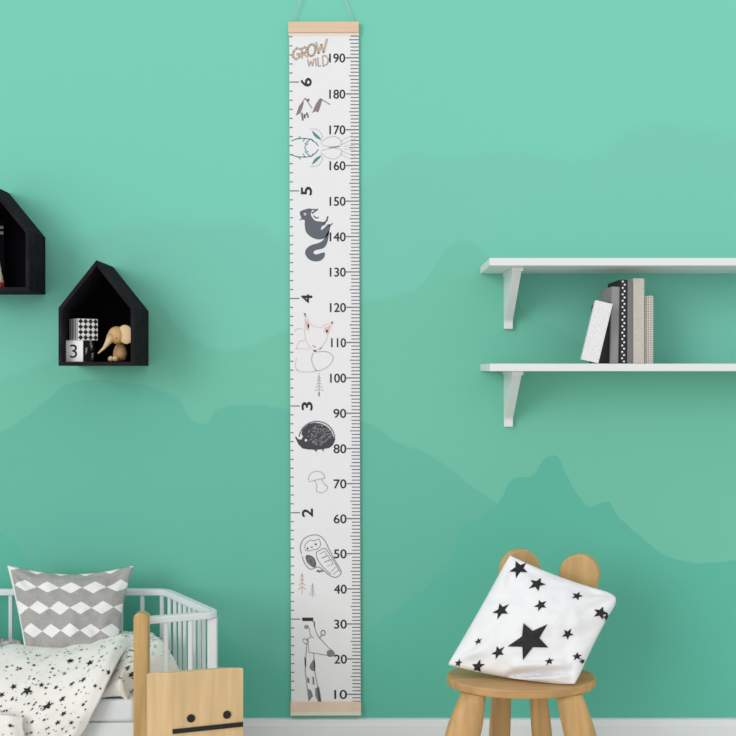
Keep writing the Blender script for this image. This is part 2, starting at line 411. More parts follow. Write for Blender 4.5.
# owl
T = tr(275, 500, 6.13); g = MB()
stroke(g, T(smooth_pts([(160, 330), (152, 290), (168, 246), (206, 220), (254, 214), (296, 240), (326, 296), (362, 366), (396, 424), (400, 452), (372, 474), (334, 464), (300, 436), (262, 410), (214, 424), (178, 386)])), .9, 0)
stroke(g, T(smooth_pts([(180, 300), (200, 312), (226, 306), (256, 300), (276, 276), (266, 240), (238, 250), (214, 246), (186, 268)])), .7, 0)
stroke(g, T(smooth_pts([(250, 320), (300, 296), (330, 330), (372, 400), (392, 440)], False)), .8, 0); stroke(g, T(smooth_pts([(250, 320), (256, 360), (290, 410), (340, 456)], False)), .8, 0)
for x, y in ((270, 330), (288, 356), (306, 380)): stroke(g, T([(x, y), (x+34, y-16), (x+46, y+12), (x+10, y+26)]), .6, 0)
for a, b in (((340, 440), (370, 410)), ((354, 456), (384, 430))): stroke(g, T([a, b]), .6, 0)
fill(g, T(smooth_pts([(184, 344), (206, 336), (236, 354), (250, 392), (240, 414), (216, 404), (192, 380)])), 1)
stroke(g, T(arc(216, 374, 14, 22, 0, 360, 12, -25)), .7, 0, y=YI-.0002)
fill(g, T(arc(197, 297, 6, 6)[:-1]), 2); fill(g, T(arc(247, 271, 6, 6)[:-1]), 2); fill(g, T([(214, 286), (228, 284), (224, 296)]), 2)
stroke(g, T([(252, 440), (262, 430), (268, 442), (280, 432), (290, 438)]), 1.1, 2)
obj('owl_drawing', g, [mid_grey, slate, ink], chart)
g = MB()
for x0, y0, hh, mi in ((162, 446, 130, 0), (226, 510, 90, 1)):
    stroke(g, T([(x0, y0), (x0, y0+hh)]), .6, mi)
    for k in range(4):
        w_ = 7+k*6*hh/130; yy = y0+8+k*hh*.2; stroke(g, T([(x0-w_, yy+16), (x0, yy), (x0+w_, yy+16)]), .7, mi)
obj('fir_tree_drawing', g, [rose_ink, pale_grey], chart)
# giraffe
T = tr(275, 600, 5.66); g = MB()
stroke(g, T([(216, 130), (222, 160), (236, 200), (262, 230), (300, 272), (326, 290)]), .9, 0)
stroke(g, T([(186, 296), (216, 300), (260, 308), (300, 314)]), .8, 0); stroke(g, T([(190, 160), (196, 200), (214, 214)]), .8, 0)
stroke(g, T([(172, 232), (186, 216), (200, 210)]), .8, 0); stroke(g, T([(178, 240), (172, 290), (166, 400), (186, 570)]), .9, 0)
stroke(g, T([(214, 300), (220, 400), (236, 490), (250, 580)]), .9, 0); stroke(g, T([(186, 296), (186, 250)]), .6, 0)
stroke(g, T(smooth_pts([(152, 226), (172, 220), (184, 236), (170, 250)])), .8, 0)
stroke(g, T(arc(268, 186, 12, 14)), .9, 0); stroke(g, T([(246, 216), (260, 200)]), 1, 0); stroke(g, T([(208, 120), (220, 124), (218, 146)]), 1.2, 0)
fill(g, T(arc(174, 152, 14, 12)[:-1]), 0); fill(g, T(smooth_pts([(290, 290), (310, 282), (332, 298), (330, 316), (302, 322), (290, 308)])), 1)
fill(g, T([(160, 318), (172, 336), (172, 370), (164, 382)]), 1); fill(g, T(smooth_pts([(190, 378), (214, 336), (222, 352), (222, 396), (206, 400)])), 1)
fill(g, T([(176, 434), (190, 446), (190, 472), (178, 466)]), 1); fill(g, T([(206, 434), (216, 434), (218, 480), (208, 476)]), 1)
fill(g, T([(182, 500), (200, 512), (210, 544), (186, 572)]), 1); fill(g, T([(222, 500), (244, 490), (252, 530), (258, 578), (240, 580), (222, 540)]), 1)
obj('giraffe_drawing', g, [mid_grey, mat('hatch_grey', (132, 130, 134), .9)], chart)
chart.rotation_euler = (0, math.radians(-.17), 0)
chart.location.x += .0028

# ------------------------------------------------------------------ wall shelves with brackets
SD = .245
def shelf(zb, label):
    x0 = P(480.2, 0, 0).x
    t = thing('wall_shelf', label, 'shelf', (x0, 0, zb), 'white wall shelves')
    obj('board', MB().box((x0, -SD, zb), (1.75, -.0005, zb+.020)), white_paint, t, bevel=.0015)
    for xb in (P(503.5, 0).x, 1.5):
        tb = .0245
        pr = [(xb, -.0005, zb-.0005), (xb, -.0005, zb-.157), (xb, -.018, zb-.157), (xb, -.018, zb-.138), (xb, -.022, zb-.132), (xb, -.19, zb-.012), (xb, -.19, zb-.0005)]
        b = obj('bracket', MB().prism(pr, (tb, 0, 0)), white_paint, t, bevel=.0015)
        obj('bracket_cap', MB().box((xb-.003, -.205, zb-.010), (xb+tb+.003, -.0005, zb-.0002)), white_paint, b, bevel=.001)
    return t
ZT, ZL = 1.347, 1.0715
shelf(ZT, 'upper white wall shelf with tapered bracket and nothing on it')
shelf(ZL, 'lower white wall shelf carrying the row of books')

def book_mat(name, col, dot=None, scale=600, thr=.35, kind='noise'):
    m = mat(name, col, .8)
    if dot:
        nt = m.node_tree; N = nt.nodes; L = nt.links; b = N['Principled BSDF']; tc = N.new('ShaderNodeTexCoord')
        if kind == 'dots':
            v = N.new('ShaderNodeTexVoronoi'); v.inputs['Scale'].default_value = scale; v.inputs['Randomness'].default_value = 0; out = v.outputs['Distance']
        else:
            v = N.new('ShaderNodeTexNoise'); v.inputs['Scale'].default_value = scale; out = v.outputs['Fac']
        L.new(tc.outputs['Object'], v.inputs['Vector'])
        c = N.new('ShaderNodeMath'); c.operation = 'LESS_THAN'; c.inputs[1].default_value = thr; L.new(out, c.inputs[0])
        mx = N.new('ShaderNodeMix'); mx.data_type = 'RGBA'; mx.inputs[6].default_value = lin(col); mx.inputs[7].default_value = lin(dot)
        L.new(c.outputs[0], mx.inputs[0]); L.new(mx.outputs[2], b.inputs['Base Color'])
    return m
page = mat('page', (232, 228, 218), .9)
ZS = ZL+.020
def book(name, xb, xt, ytop, width, m, label, df=.205, depth=.15, extra=None, turn=0):
    """xb, xt: photo x of the spine's left edge at foot and head, at distance df"""
    k = D/(D-df); X0 = (xb-368)*S/k; X1 = (xt-368)*S/k; top = CZ-(ytop-368)*S/k; h = top-ZS
    ang = math.atan2(X1-X0, h); W = width*S/k; Hh = h/math.cos(ang)-W*math.sin(ang)*.0
    M = Matrix.Translation((X0, -df, ZS+.0006)) @ Matrix.Rotation(-math.radians(turn), 4, 'Z') @ Matrix.Rotation(ang, 4, 'Y')
    if ang < 0: M = M
    t = thing('book', label, 'book', (X0, -df, ZS), 'books on the lower shelf')
    cov = MB(); c = .002
    dz = max(0, math.sin(ang)*W)   # right foot corner would dip below the shelf
    M = Matrix.Translation((0, 0, dz)) @ M
    Hh -= dz
    cov.box((0, 0, 0), (c, depth, Hh), 0, M).box((W-c, 0, 0), (W, depth, Hh), 0, M).box((c*.5, -.0005, 0), (W-c*.5, c, Hh), 0, M)
    cv = obj('cover', cov, m, t, bevel=.0006)
    obj('pages', MB().box((c, c, .003), (W-c, depth-.003, Hh-.003), 0, M), page, t)
    if extra == 'dots':
        d = MB(); n = 26
        for i in range(n):
            z = Hh*(i+.6)/(n+.2); cx = W*(.36 if i % 2 else .62)
            d.add([M @ Vector((cx+.0027*math.cos(a), -.0009, z+.0027*math.sin(a))) for a in [j*math.pi/4 for j in range(8)]], [tuple(range(8))])
        obj('spine_dots', d, fabric_white, cv)
    return t
book('white', 581.2, 596.2, 300.5, 17.3, book_mat('book_white', (233, 233, 235), (206, 208, 210), 520, .44), 'white speckled book leaning at the left end of the row', df=.236, depth=.055, turn=8)
book('black', 600.2, 603.2, 302, 9.0, mat('book_black', (30, 30, 33), .6), 'thin plain black book squeezed behind the leaning white one', df=.185)
book('grey', 610, 611.8, 286.8, 8.4, mat('book_grey', (150, 148, 150), .8, var=.05, vscale=40), 'slim plain mid-grey book, left of the black dotted one', df=.20)
book('dotted', 619.4, 620.2, 279.8, 7.2, mat('book_black2', (24, 24, 26), .6), 'black book with a column of white dots on its spine', extra='dots')
book('dark', 627.2, 627.6, 281.5, 5.8, mat('book_darkgrey', (122, 120, 122), .8), 'narrow dark grey book, right of the black dotted one')
book('speckled', 633.4, 633.4, 278.6, 11.0, book_mat('book_speckled', (202, 196, 188), (184, 178, 170), 420, .46), 'tall pale beige speckled book, tallest of the row', df=.21)
book('end', 644.7, 644.9, 296, 8.4, book_mat('book_end', (222, 219, 212), (120, 105, 98), 210, .36, 'dots'), 'shorter book with brown dots closing the row at right', df=.195)

# ------------------------------------------------------------------ black house shelves
def house(name, label, fx0, fx1, eave, apex, bottom, depth):
    """front outline in photo pixels at distance depth"""
    k = D/(D-depth); X = lambda p: (p-368)*S/k; Z = lambda p: CZ-(p-368)*S/k
    x0, x1, ze, za, zb = X(fx0), X(fx1), Z(eave), Z(apex), Z(bottom); xm = (x0+x1)/2; t = .0105
    th = thing(name, label, 'shelf', (xm, 0, zb), 'black house-shaped wall shelves')
    sl = math.hypot(xm-x0, za-ze); nx, nz = (za-ze)/sl, (xm-x0)/sl
    ez = ze-t*(1-nx)/nz if False else ze
    A = Vector((x0, 0, ze)); B = Vector((xm, 0, za)); Cc = Vector((x1, 0, ze))
    zi = ze-t*(1-nx)/nz*1.0 + 0  # inner eave height
    az = za-t/nz
    def pr(pts, nm, mt=black_wood): return obj(nm, MB().prism([(a, -.001, b) for a, b in pts], (0, -depth+.001, 0)), mt, th, bevel=.001)
    g_ = .0002
    pr([(x0, zb), (x1, zb), (x1, zb+t), (x0, zb+t)], 'base_board')
    pr([(x0, zb+t+g_), (x0+t, zb+t+g_), (x0+t, zi-g_), (x0, ze-g_)], 'side_board')
    pr([(x1, zb+t+g_), (x1-t, zb+t+g_), (x1-t, zi-g_), (x1, ze-g_)], 'side_board')
    pr([(x0, ze), (xm-g_, za), (xm-g_, az), (x0+t, zi)], 'roof_board')
    pr([(x1, ze), (xm+g_, za), (xm+g_, az), (x1-t, zi)], 'roof_board')
    i_ = t+g_
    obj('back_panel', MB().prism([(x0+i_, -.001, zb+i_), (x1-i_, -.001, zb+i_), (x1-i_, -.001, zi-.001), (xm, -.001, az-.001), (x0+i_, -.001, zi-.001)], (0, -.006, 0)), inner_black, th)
    return x0, x1, zb+t
HD = .19
hx0, hx1, hz = house('house_shelf', 'black house-shaped wall shelf holding patterned blocks and a wooden elephant', 58.4, 134.5, 307.6, 260, 365.8, HD)
gx0, gx1, gz = house('house_shelf', 'black house-shaped wall shelf cut by the left edge, holding a cream cone', -48, 29.3, 231, 184, 291, .150)

# blocks
def stripes_mat():
    m = mat('block_stripes', (240, 240, 240), .6); nt = m.node_tree; N = nt.nodes; L = nt.links
    tc = N.new('ShaderNodeTexCoord'); wv = N.new('ShaderNodeTexWave'); wv.inputs['Scale'].default_value = 24; wv.bands_direction = 'X'
    L.new(tc.outputs['Object'], wv.inputs['Vector']); r = N.new('ShaderNodeValToRGB'); r.color_ramp.interpolation = 'CONSTANT'
    r.color_ramp.elements[0].color = lin((25, 25, 28)); r.color_ramp.elements[1].position = .5; r.color_ramp.elements[1].color = lin((240, 240, 240))
    L.new(wv.outputs['Fac'], r.inputs[0]); L.new(r.outputs[0], N['Principled BSDF'].inputs['Base Color']); return m
block_white = mat('block_white', (245, 245, 245), .6)
def block(x, y, z, sz, rot, label, faces):
    """faces: drawing functions for the local -Y (front) and +X (right) faces, in 0..1 face coordinates"""
    t = thing('toy_block', label, 'block', (x, y, z), 'patterned blocks in the house shelf')
    M = Matrix.Translation((x, y, z)) @ Matrix.Rotation(rot, 4, 'Z'); h = sz/2
    cube = obj('block_body', MB().box((-h, -h, 0), (h, h, sz), 0, M), block_white, t, bevel=.0012)
    for nm, which, polys in faces:
        mb = MB()
        for pl in polys:
            if which == 'front': pts = [M @ Vector((-h+a*sz, -h-.0004, b*sz)) for a, b in pl]
            elif which == 'right': pts = [M @ Vector((h+.0004, -h+a*sz, b*sz)) for a, b in pl]
            mb.add(pts, [tuple(range(len(pts)))])
        obj(nm, mb, black, t)
    return t
def sq(a, b, c, d): return [(a, b), (c, b), (c, d), (a, d)]
stripes = [sq(.02+i*.17, .02, .02+i*.17+.085, .98) for i in range(6)]
checks = []
nn = 4
for i in range(nn):
    for j in range(nn):
        if True:
            cx, cy = (i+.5)/nn, (j+.5)/nn; checks.append([(cx-.5/nn*.98, cy), (cx, cy-.5/nn*.98), (cx+.5/nn*.98, cy), (cx, cy+.5/nn*.98)])
random.seed(2)
squig = [sq(0.01, .01, .99, .99)]
bs = .0575
bx = P(79.5, 0, .14).x
vs, fs, w_, h_ = text_mesh('3', 1, .0)
b1 = block(bx-.001, -.135, hz+.0003, bs, math.radians(-18), 'white toy block with a black number 3 and a dark side, under the striped block', [('dark_face', 'right', squig)])
M = Matrix.Translation((bx-.001, -.135, hz)) @ Matrix.Rotation(math.radians(-18), 4, 'Z')
sx = .022/w_; sy = .036/h_
obj('number_three', MB().add([M @ Vector((p.x*sx, -bs/2-.0006, bs/2+p.y*sy)) for p in vs], fs), black, b1)
sw = MB()
for k in range(7):
    a0 = random.uniform(.1, .7); z0 = .1+.12*k
    pts = smooth_pts([(a0, z0), (a0+.15, z0+.1), (a0+.02, z0+.16), (a0+.2, z0+.2)], False, 4)
    for (p, q_) in zip(pts, pts[1:]):
        sw.add([M @ Vector((bs/2+.0008, -bs/2+u_*bs, v_*bs)) for u_, v_ in ((p[0], p[1]-.02), (q_[0], q_[1]-.02), (q_[0]+.03, q_[1]+.02), (p[0]+.03, p[1]+.02))], [(0, 1, 2, 3)])
obj('squiggle_pattern', sw, fabric_white, b1)
block(bx+.009, -.135, hz+bs+.0008, bs, math.radians(-50), 'toy block with black stripes and checks, on top of the number block', [('stripe_pattern', 'front', stripes), ('check_pattern', 'right', checks)])
# wooden elephant
toy_wood = wood('toy_wood', (214, 172, 118), 'z', .1)
toy_light = wood('toy_light', (226, 194, 146), 'x', .06)
def hp(cx, cy, d): return P(50+cx/5.66, 250+cy/5.66, d)
e = hp(392, 640, .13)
el = thing('wooden_elephant', 'small wooden elephant figure with a long thin pointed trunk', 'figurine', (e.x, e.y, hz))
body_c = Vector((hp(393, 585, .125).x, -.115, hz+.0275))
obj('body', MB().ellipsoid(body_c, (.019, .017, .0273), n=24, m=16, taper=.25), toy_wood, el, smooth=True)
hc = hp(378, 482, .14)
hd = obj('head', MB().ellipsoid(hc, (.024, .018, .024), Matrix.Rotation(math.radians(20), 3, 'Y'), n=24, m=16), toy_wood, el, smooth=True)
tk = MB().tube([hp(350, 490, .145), hp(330, 520, .155), hp(305, 555, .163), hp(272, 586, .168)], [.0145, .0085, .004, .0018], 14); obj('trunk', tk, toy_light, el, smooth=True)
ea = hp(428, 478, .15)
obj('ear', MB().ellipsoid(ea, (.022, .005, .0265), Matrix.Rotation(math.radians(-12), 3, 'Z') @ Matrix.Rotation(math.radians(-18), 3, 'Y'), n=26, m=14), toy_light, el, smooth=True)
for cx, dd in ((346, .14), (372, .145)):
    f0 = hp(cx, 600, dd); obj('foot', MB().ellipsoid((f0.x, -dd, hz+.0085), (.0085, .011, .008), n=16, m=10), toy_light, el, smooth=True)
ey = hp(374, 500, .159); obj('eye', MB().ellipsoid(ey, (.0014, .001, .0014), n=10, m=6), black, el, smooth=True)
# contents of the cut-off house
k_ = P(-3, 287, .12)
cn = thing('wooden_cone', 'cream wooden cone with a red foot inside the shelf at the left edge', 'figurine', (k_.x, -.12, gz))
obj('foot_disc', MB().tube([(k_.x, -.12, gz+.0003), (k_.x, -.12, gz+.014)], [.020, .019], 28), mat('red_paint', (150, 42, 30), .5), cn, smooth=False)
obj('cone', MB().tube([(k_.x, -.12, gz+.0142), (k_.x, -.12, gz+.05), (k_.x, -.12, gz+.09), (k_.x, -.12, gz+.094)], [.0185, .011, .003, .0008], 28), mat('cream_paint', (232, 214, 190), .6), cn, smooth=True)
cd = P(-12, 240, .04)
card = thing('picture_card', 'dark card with pale grey bars standing in the shelf at the left edge', 'card', (cd.x, -.04, gz))
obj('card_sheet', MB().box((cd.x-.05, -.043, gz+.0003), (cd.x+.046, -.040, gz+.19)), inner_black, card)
bars = MB()
for zz in (234.5, 229): q = P(0, zz, .04); bars.box((cd.x+.0, -.0438, q.z), (cd.x+.044, -.0432, q.z+.008))
obj('grey_bars', bars, mat('card_grey', (150, 145, 148), .8), card)

# ------------------------------------------------------------------ cloth helpers
def cushion_fn(c, bow, thick, seam=.0, wr=.0, seed=0, groove=None, corners=None):
    """c: corners TL, TR, BR, BL; bow: inward curve of top, right, bottom, left edges; returns f(u,v,side), v down"""
    TL, TR, BR, BL = [Vector(p) for p in c]
    n = ((TR-TL)+(BR-BL)).cross((BL-TL)+(BR-TR)).normalized()
    if n.y > 0: n = -n
    cen = (TL+TR+BR+BL)/4
    def f(u, v, side):
        p = (TL*(1-u)+TR*u)*(1-v)+(BL*(1-u)+BR*u)*v
        up = ((BL-TL)*(1-u)+(BR-TR)*u).normalized(); rt = ((TR-TL)*(1-v)+(BR-BL)*v).normalized()
        a, b_ = 4*u*(1-u), 4*v*(1-v)
        p = p+up*bow[0]*a*(1-v)**2-up*bow[2]*a*v**2-rt*bow[1]*b_*u**2+rt*bow[3]*b_*(1-u)**2
        h = (max(0, a)**.62*max(0, b_)**.62)
        t = thick*h*(1+.10*math.sin(5*u+seed)*math.cos(4*v+seed))
        if wr:
            q = Vector((u*3+seed, v*3, seed)); t += wr*noise.noise(q*1.6)*min(1, h*2.2)+wr*.5*noise.noise(q*4)*min(1, h*2)
            # creases running out of the corners
            for cu, cvv in ((0, 0), (1, 0), (0, 1), (1, 1)):
                du, dv = abs(u-cu), abs(v-cvv); rr = math.hypot(du, dv)
                if rr < .5: t += wr*.5*math.sin(math.atan2(dv, du)*9+seed)*math.exp(-((rr-.22)/.12)**2)*min(1, h*3)
        if groove and side > 0: t += groove(u, v)*min(1, h*4)
        for (cu, cvv), amt in (corners or {}).items():
            rr = math.hypot(u-cu, v-cvv)
            if rr < .16: p = p+(cen-p).normalized()*amt*(1-rr/.16)**2
        return p+n*(t*side)
    return f, n
def cushion(mb, f, nu=56, nv=56, mi=(0, 0)):
    mb.grid(lambda u, v: f(u, v, 1), nu, nv, mi[0], uv=True)
    mb.grid(lambda u, v: f(u, v, -1), nu, nv, mi[1], flip=True, uv=True)
    return mb
def star_pts(cx, cy, r, rot, asp=1.0):
    o = []
    for i in range(10):
        a = rot+i*math.pi/5; q = r if i % 2 == 0 else r*.42
        o.append((cx+q*math.cos(a), cy+q*math.sin(a)*asp))
    return o
def put_star(mb, fn, cx, cy, r, rot, asp=1.0, lift=.0013, rings=1):
    """print a star on surface fn(u,v)"""
    pts = star_pts(cx, cy, r, rot, asp)
    pts = [(max(.006, min(.994, a)), max(.006, min(.994, b))) for a, b in pts]
    def s(u, v):
        p = fn(u, v); du = fn(min(1, u+.004), v)-fn(u-.004 if u > .004 else u, v); dv = fn(u, min(1, v+.004))-fn(u, v-.004 if v > .004 else v)
        n = du.cross(dv).normalized()
        if n.z*.6-n.y < 0: n = -n
        return p+n*max(lift, .0016)
    K = rings; vs = [s(cx, cy)]; fs = []
    for k in range(1, K+1):
        for x, y in pts: vs.append(s(cx+(x-cx)*k/K, cy+(y-cy)*k/K))
    for j in range(10): fs.append((0, 1+j, 1+(j+1) % 10))
    for k in range(K-1):
        for j in range(10): a = 1+k*10; fs.append((a+j, a+10+j, a+10+(j+1) % 10, a+(j+1) % 10))
    mb.add(vs, fs)

# ------------------------------------------------------------------ stool with bear ears
SZ = .322; SDc = .40
k = D/(D-SDc); sxc = (521-368)*S/k; RX, RY = 74.2*S/k, .128
stool = thing('bear_stool', 'wooden stool with two round bear ears standing behind its seat', 'stool', (sxc, -SDc, 0))
st = []
for zz, rr in ((SZ-.021, .985), (SZ-.018, 1.0), (SZ-.004, 1.0), (SZ-.001, .992), (SZ, .975)):
    st.append([(sxc+RX*rr*math.cos(a), -SDc+RY*rr*math.sin(a), zz) for a in [i*2*math.pi/64 for i in range(64)]])
obj('seat', MB().loft(st), oak_seat, stool, bevel=.0)
def leg(xt, wt, xb, wb, d0, d1):
    """photo x centre and width at the top (y 695) and where the frame cuts it (y 736)"""
    kt, kb = D/(D-d0), D/(D-d1)
    X0 = (xt-368)*S/kt; X1 = (xb-368)*S/kb; z0 = SZ-.0215; z1 = CZ-(736-368)*S/kb; W0, W1 = wt*S/kt/2, wb*S/kb/2
    rings = []
    for i in range(17):
        t = i/16; z = z0*(1-t); s_ = (z0-z)/(z0-z1)
        x = X0+(X1-X0)*(s_ if s_ < 1 else 1+(s_-1)*.45); y = -(d0+(d1-d0)*min(1.6, s_))
        ww = W0+(W1-W0)*math.sin(min(s_, 1.0)*math.pi/2) if s_ < 1 else W1-(W1-W0*.62)*((s_-1)/((z0)/(z0-z1)-1))**1.5
        rings.append([(x+ww*math.copysign(abs(math.cos(a))**.8, math.cos(a)), y+min(ww, .03)*math.copysign(abs(math.sin(a))**.8, math.sin(a)), z) for a in [j*2*math.pi/24 for j in range(24)]])
    o = obj('leg', MB().loft(rings), oak, stool, smooth=True)
    return o
leg(473.5, 24.5, 462.5, 35.5, .475, .485); leg(569, 26, 580.5, 32.5, .475, .485)
leg(502, 18.5, 499.5, 21, .335, .325); leg(537, 14, 542, 20, .335, .325)
def ear(px, top, wpx, yaw, d, lean=0):
    k = D/(D-d); x = (px-368)*S/k; zt = CZ-(top-368)*S/k; r_ = wpx*S/k/2; h = zt-SZ; t = .024
    prof = [(-r_*.45, 0), (r_*.45, 0), (r_, h-r_*1.05)]+[(r_*math.cos(a), h-r_+r_*math.sin(a)) for a in [math.pi*i/24 for i in range(1, 24)]]+[(-r_, h-r_*1.05)]
    prof = [(a-lean*(1-b/h), b) for a, b in prof]
    M = Matrix.Translation((x, -d, SZ+.0003)) @ Matrix.Rotation(yaw, 4, 'Z')
    obj('ear_back', MB().prism([M @ Vector((a, -t/2, b)) for a, b in prof], M.to_3x3() @ Vector((0, t, 0))), oak_ear, stool, bevel=.004, seg=3)
ear(519, 549.2, 45, math.radians(24), .285, -.012)
ear(581, 553.8, 40, math.radians(-26), .285, .022)

# star pillow on the stool
c = [P(509.6, 554.5, .335), P(621.5, 595, .385), P(575.5, 685.5, .492), P(447.5, 664.6, .40)]
def groove(u, v):
    # fold above the lower right corner
    a = Vector((.50, .985)); b_ = Vector((.93, .88)); p = Vector((u, v)); ab = b_-a; t = max(0, min(1, (p-a).dot(ab)/ab.dot(ab)))
    q = p-(a+ab*t); s_ = q.length
    fa = math.sin(math.pi*(.12+.86*t))**.6*(1 if 0 < (p-a).dot(ab)/ab.dot(ab) < 1 else math.exp(-(s_/.05)**2))
    return fa*(-.034*math.exp(-(s_/.022)**2)+(.022*math.exp(-((s_-.06)/.04)**2) if q.y < 0 else .010*math.exp(-((s_-.04)/.03)**2)))
pf, pn = cushion_fn(c, (.010, .006, -.008, .002), .060, wr=.010, seed=1.7, groove=groove, corners={(1, 0): .016, (1, 1): .004, (0, 0): .002})
mbp = cushion(MB(), pf, 72, 72)
pil = obj('star_pillow', mbp, fabric_white, None, loc=(sxc, -SDc, SZ), smooth=True, merge=True)
tag(pil, 'white pillow with black stars leaning on the stool\'s ears', 'pillow')
# printed stars: find u,v whose projection matches photo positions
def project(p): kk = D/(D+p.y); return (368+p.x*kk/S, 368+(CZ-p.z)*kk/S)
def find_uv(fn, X, Y):
    u = v = .5
    for _ in range(60):
        x, y = project(fn(u, v)); ex, ey_ = X-x, Y-y
        if abs(ex)+abs(ey_) < .02: break
        h = .004; xu, yu = project(fn(u+h, v)); xv, yv = project(fn(u, v+h))
        a, b_, c_, d_ = (xu-x)/h, (xv-x)/h, (yu-y)/h, (yv-y)/h; det = a*d_-b_*c_
        if abs(det) < 1e-6: break
        u += .7*(d_*ex-b_*ey_)/det; v += .7*(-c_*ex+a*ey_)/det
        u = max(.0, min(1-.005, u)); v = max(.0, min(1-.005, v))
    return u, v
def stars_on(fn, lst, ox, oy, sc_, usz, asp=1.0, rings=6):
    mb = MB()
    for x, y, r, rot in lst:
        u, v = find_uv(fn, ox+x/sc_, oy+y/sc_)
        put_star(mb, fn, u, v, r/sc_/usz, math.radians(rot), asp, lift=.0034 if r > 50 else .0018, rings=10 if r > 50 else rings)
    return mb
front = lambda u, v: pf(min(1, max(0, u)), min(1, max(0, v)), 1)
sl = [(350, 385, 68, -64), (312, 136, 34, -70), (375, 190, 30, -20), (388, 264, 22, 10), (250, 283, 29, -60), (515, 232, 20, -20), (597, 290, 26, -95), (630, 314, 19, -60), (482, 364, 20, -80),
      (170, 391, 13, -50), (240, 428, 22, -60), (168, 478, 22, -100), (100, 466, 13, -30), (418, 461, 15, -40), (515, 443, 16, -40), (533, 460, 11, -60)]
sm = stars_on(front, sl, 430, 530, 3.505, 122, 1.15)
obj('star_print', sm, black, pil)

# ------------------------------------------------------------------ bed
bed = thing('toddler_bed', 'white railed child bed with a wooden front post, against the wall', 'bed', (-.9, -.25, 0))
RZ = .4585
A0 = Vector((-1.45, -.06, RZ)); A1 = P(166, 591, .06); A1.z = RZ
B1 = Vector((-.383, -.339, RZ)); F0 = Vector((-.548, -.403, RZ))
def bar(mb, a, b, wdt, hgt):
    a, b = Vector(a), Vector(b); t = (b-a).normalized(); n = Vector((-t.y, t.x, 0))*wdt/2; h = Vector((0, 0, hgt/2))
    mb.add([a-n-h, a+n-h, a+n+h, a-n+h, b-n-h, b+n-h, b+n+h, b-n+h], [(3, 2, 1, 0), (4, 5, 6, 7), (0, 1, 5, 4), (1, 2, 6, 5), (2, 3, 7, 6), (3, 0, 4, 7)])
def rail(name, pts, wdt, hgt):
    rings = []
    pts = [Vector(p) for p in pts]
    for i, p in enumerate(pts):
        t = (pts[min(i+1, len(pts)-1)]-pts[max(i-1, 0)]).normalized(); n = Vector((-t.y, t.x, 0)).normalized()*wdt/2; h = Vector((0, 0, hgt/2))
        rings.append([p-n-h, p+n-h, p+n+h, p-n+h])
    return obj(name, MB().loft(rings), bed_white, bed, bevel=.003)
def rc(pts, r=.03):
    out = [pts[0]]
    for a, b, c_ in zip(pts, pts[1:], pts[2:]):
        p = b+(a-b).normalized()*r; q = b+(c_-b).normalized()*r
        for i in range(6): t = i/5; out.append(p*(1-t)**2+b*2*t*(1-t)+q*t*t)
    return out+[pts[-1]]
rail('top_rail', rc([Vector((A0.x, -.41, RZ)), A0, A1, B1, F0]), .022, .017)
LZ = .20
rail('lower_rail', rc([Vector((p.x, p.y, LZ)) for p in (Vector((A0.x, -.41, RZ)), A0, A1, B1, F0)]), .018, .02)
def slat(p, wd=.011, z0=LZ+.0102, z1=RZ-.0088, nm='slat'):
    obj(nm, MB().box((p[0]-wd/2, p[1]-.006, z0), (p[0]+wd/2, p[1]+.006, z1)), bed_white, bed, bevel=.002)
for px in (-140, -104, -68, -29, 11, 46, 84, 121, 142.5, 162):
    slat((P(px, 0, .06).x, -.06))
for i, px in enumerate((169.5, 175, 180, 184.8, 189.8, 194.5, 199.5, 204)):
    # follow the slanted side rail
    best = min((abs(project(A1+(B1-A1)*t/200)[0]-px), t) for t in range(201))[1]/200
    q = A1+(B1-A1)*best; slat(q, .009)
for px in (166, 190.5):
    best = min((abs(project(B1+(F0-B1)*t/200)[0]-px), t) for t in range(201))[1]/200
    q = B1+(F0-B1)*best; slat(q, .011)
for yy in (-.13, -.20, -.27, -.34): slat(Vector((A0.x, yy, 0)))
obj('corner_post', MB().box((A0.x-.012, -.422, 0), (A0.x+.012, -.398, RZ-.009)), bed_white, bed, bevel=.003)
obj('corner_post', MB().box((B1.x-.022, B1.y-.004, 0), (B1.x+.002, B1.y+.018, RZ-.009)), bed_white, bed, bevel=.003)
pp = [(P(133.2, 0, .435).x, 0), (P(147.8, 0, .435).x, 0)]
xa, xb = pp[0][0], pp[1][0]; ztp = CZ-(613.3-368)*S/(D/(D-.435)); r_ = (xb-xa)/2
prof = [(xa, 0), (xb, 0), (xb, ztp-.012)]+[((xa+xb)/2+r_*math.cos(a), ztp-.012+.012*math.sin(a)) for a in [math.pi*i/12 for i in range(1, 12)]]+[(xa, ztp-.012)]
obj('front_post', MB().prism([(a, -.435, b) for a, b in prof], (0, .030, 0)), post_wood, bed, bevel=.003)['label'] = 'light wooden front post'
obj('side_board', MB().box((-1.45, -.428, .06), (-.571, -.412, .214)), bed_white, bed, bevel=.002)
MT, MBt = .270, .217
foot = [(-1.44, -.082), (-.575, -.082), (-.412, -.322), (-.545, -.378), (-.571, -.432), (-1.44, -.432)]
mt = tag(obj('mattress', MB().prism([(x, y, MBt) for x, y in foot], (0, 0, MT-MBt)), sheet_white, None, loc=(-.9, -.25, MBt), bevel=.010, seg=4), 'thin white mattress lying on the child bed', 'mattress')
obj('slatted_base', MB().prism([(x*.995 if x > -1 else x, y*.97-.0, LZ-.02) for x, y in foot], (0, 0, MBt-LZ+.019)), bed_white, bed)

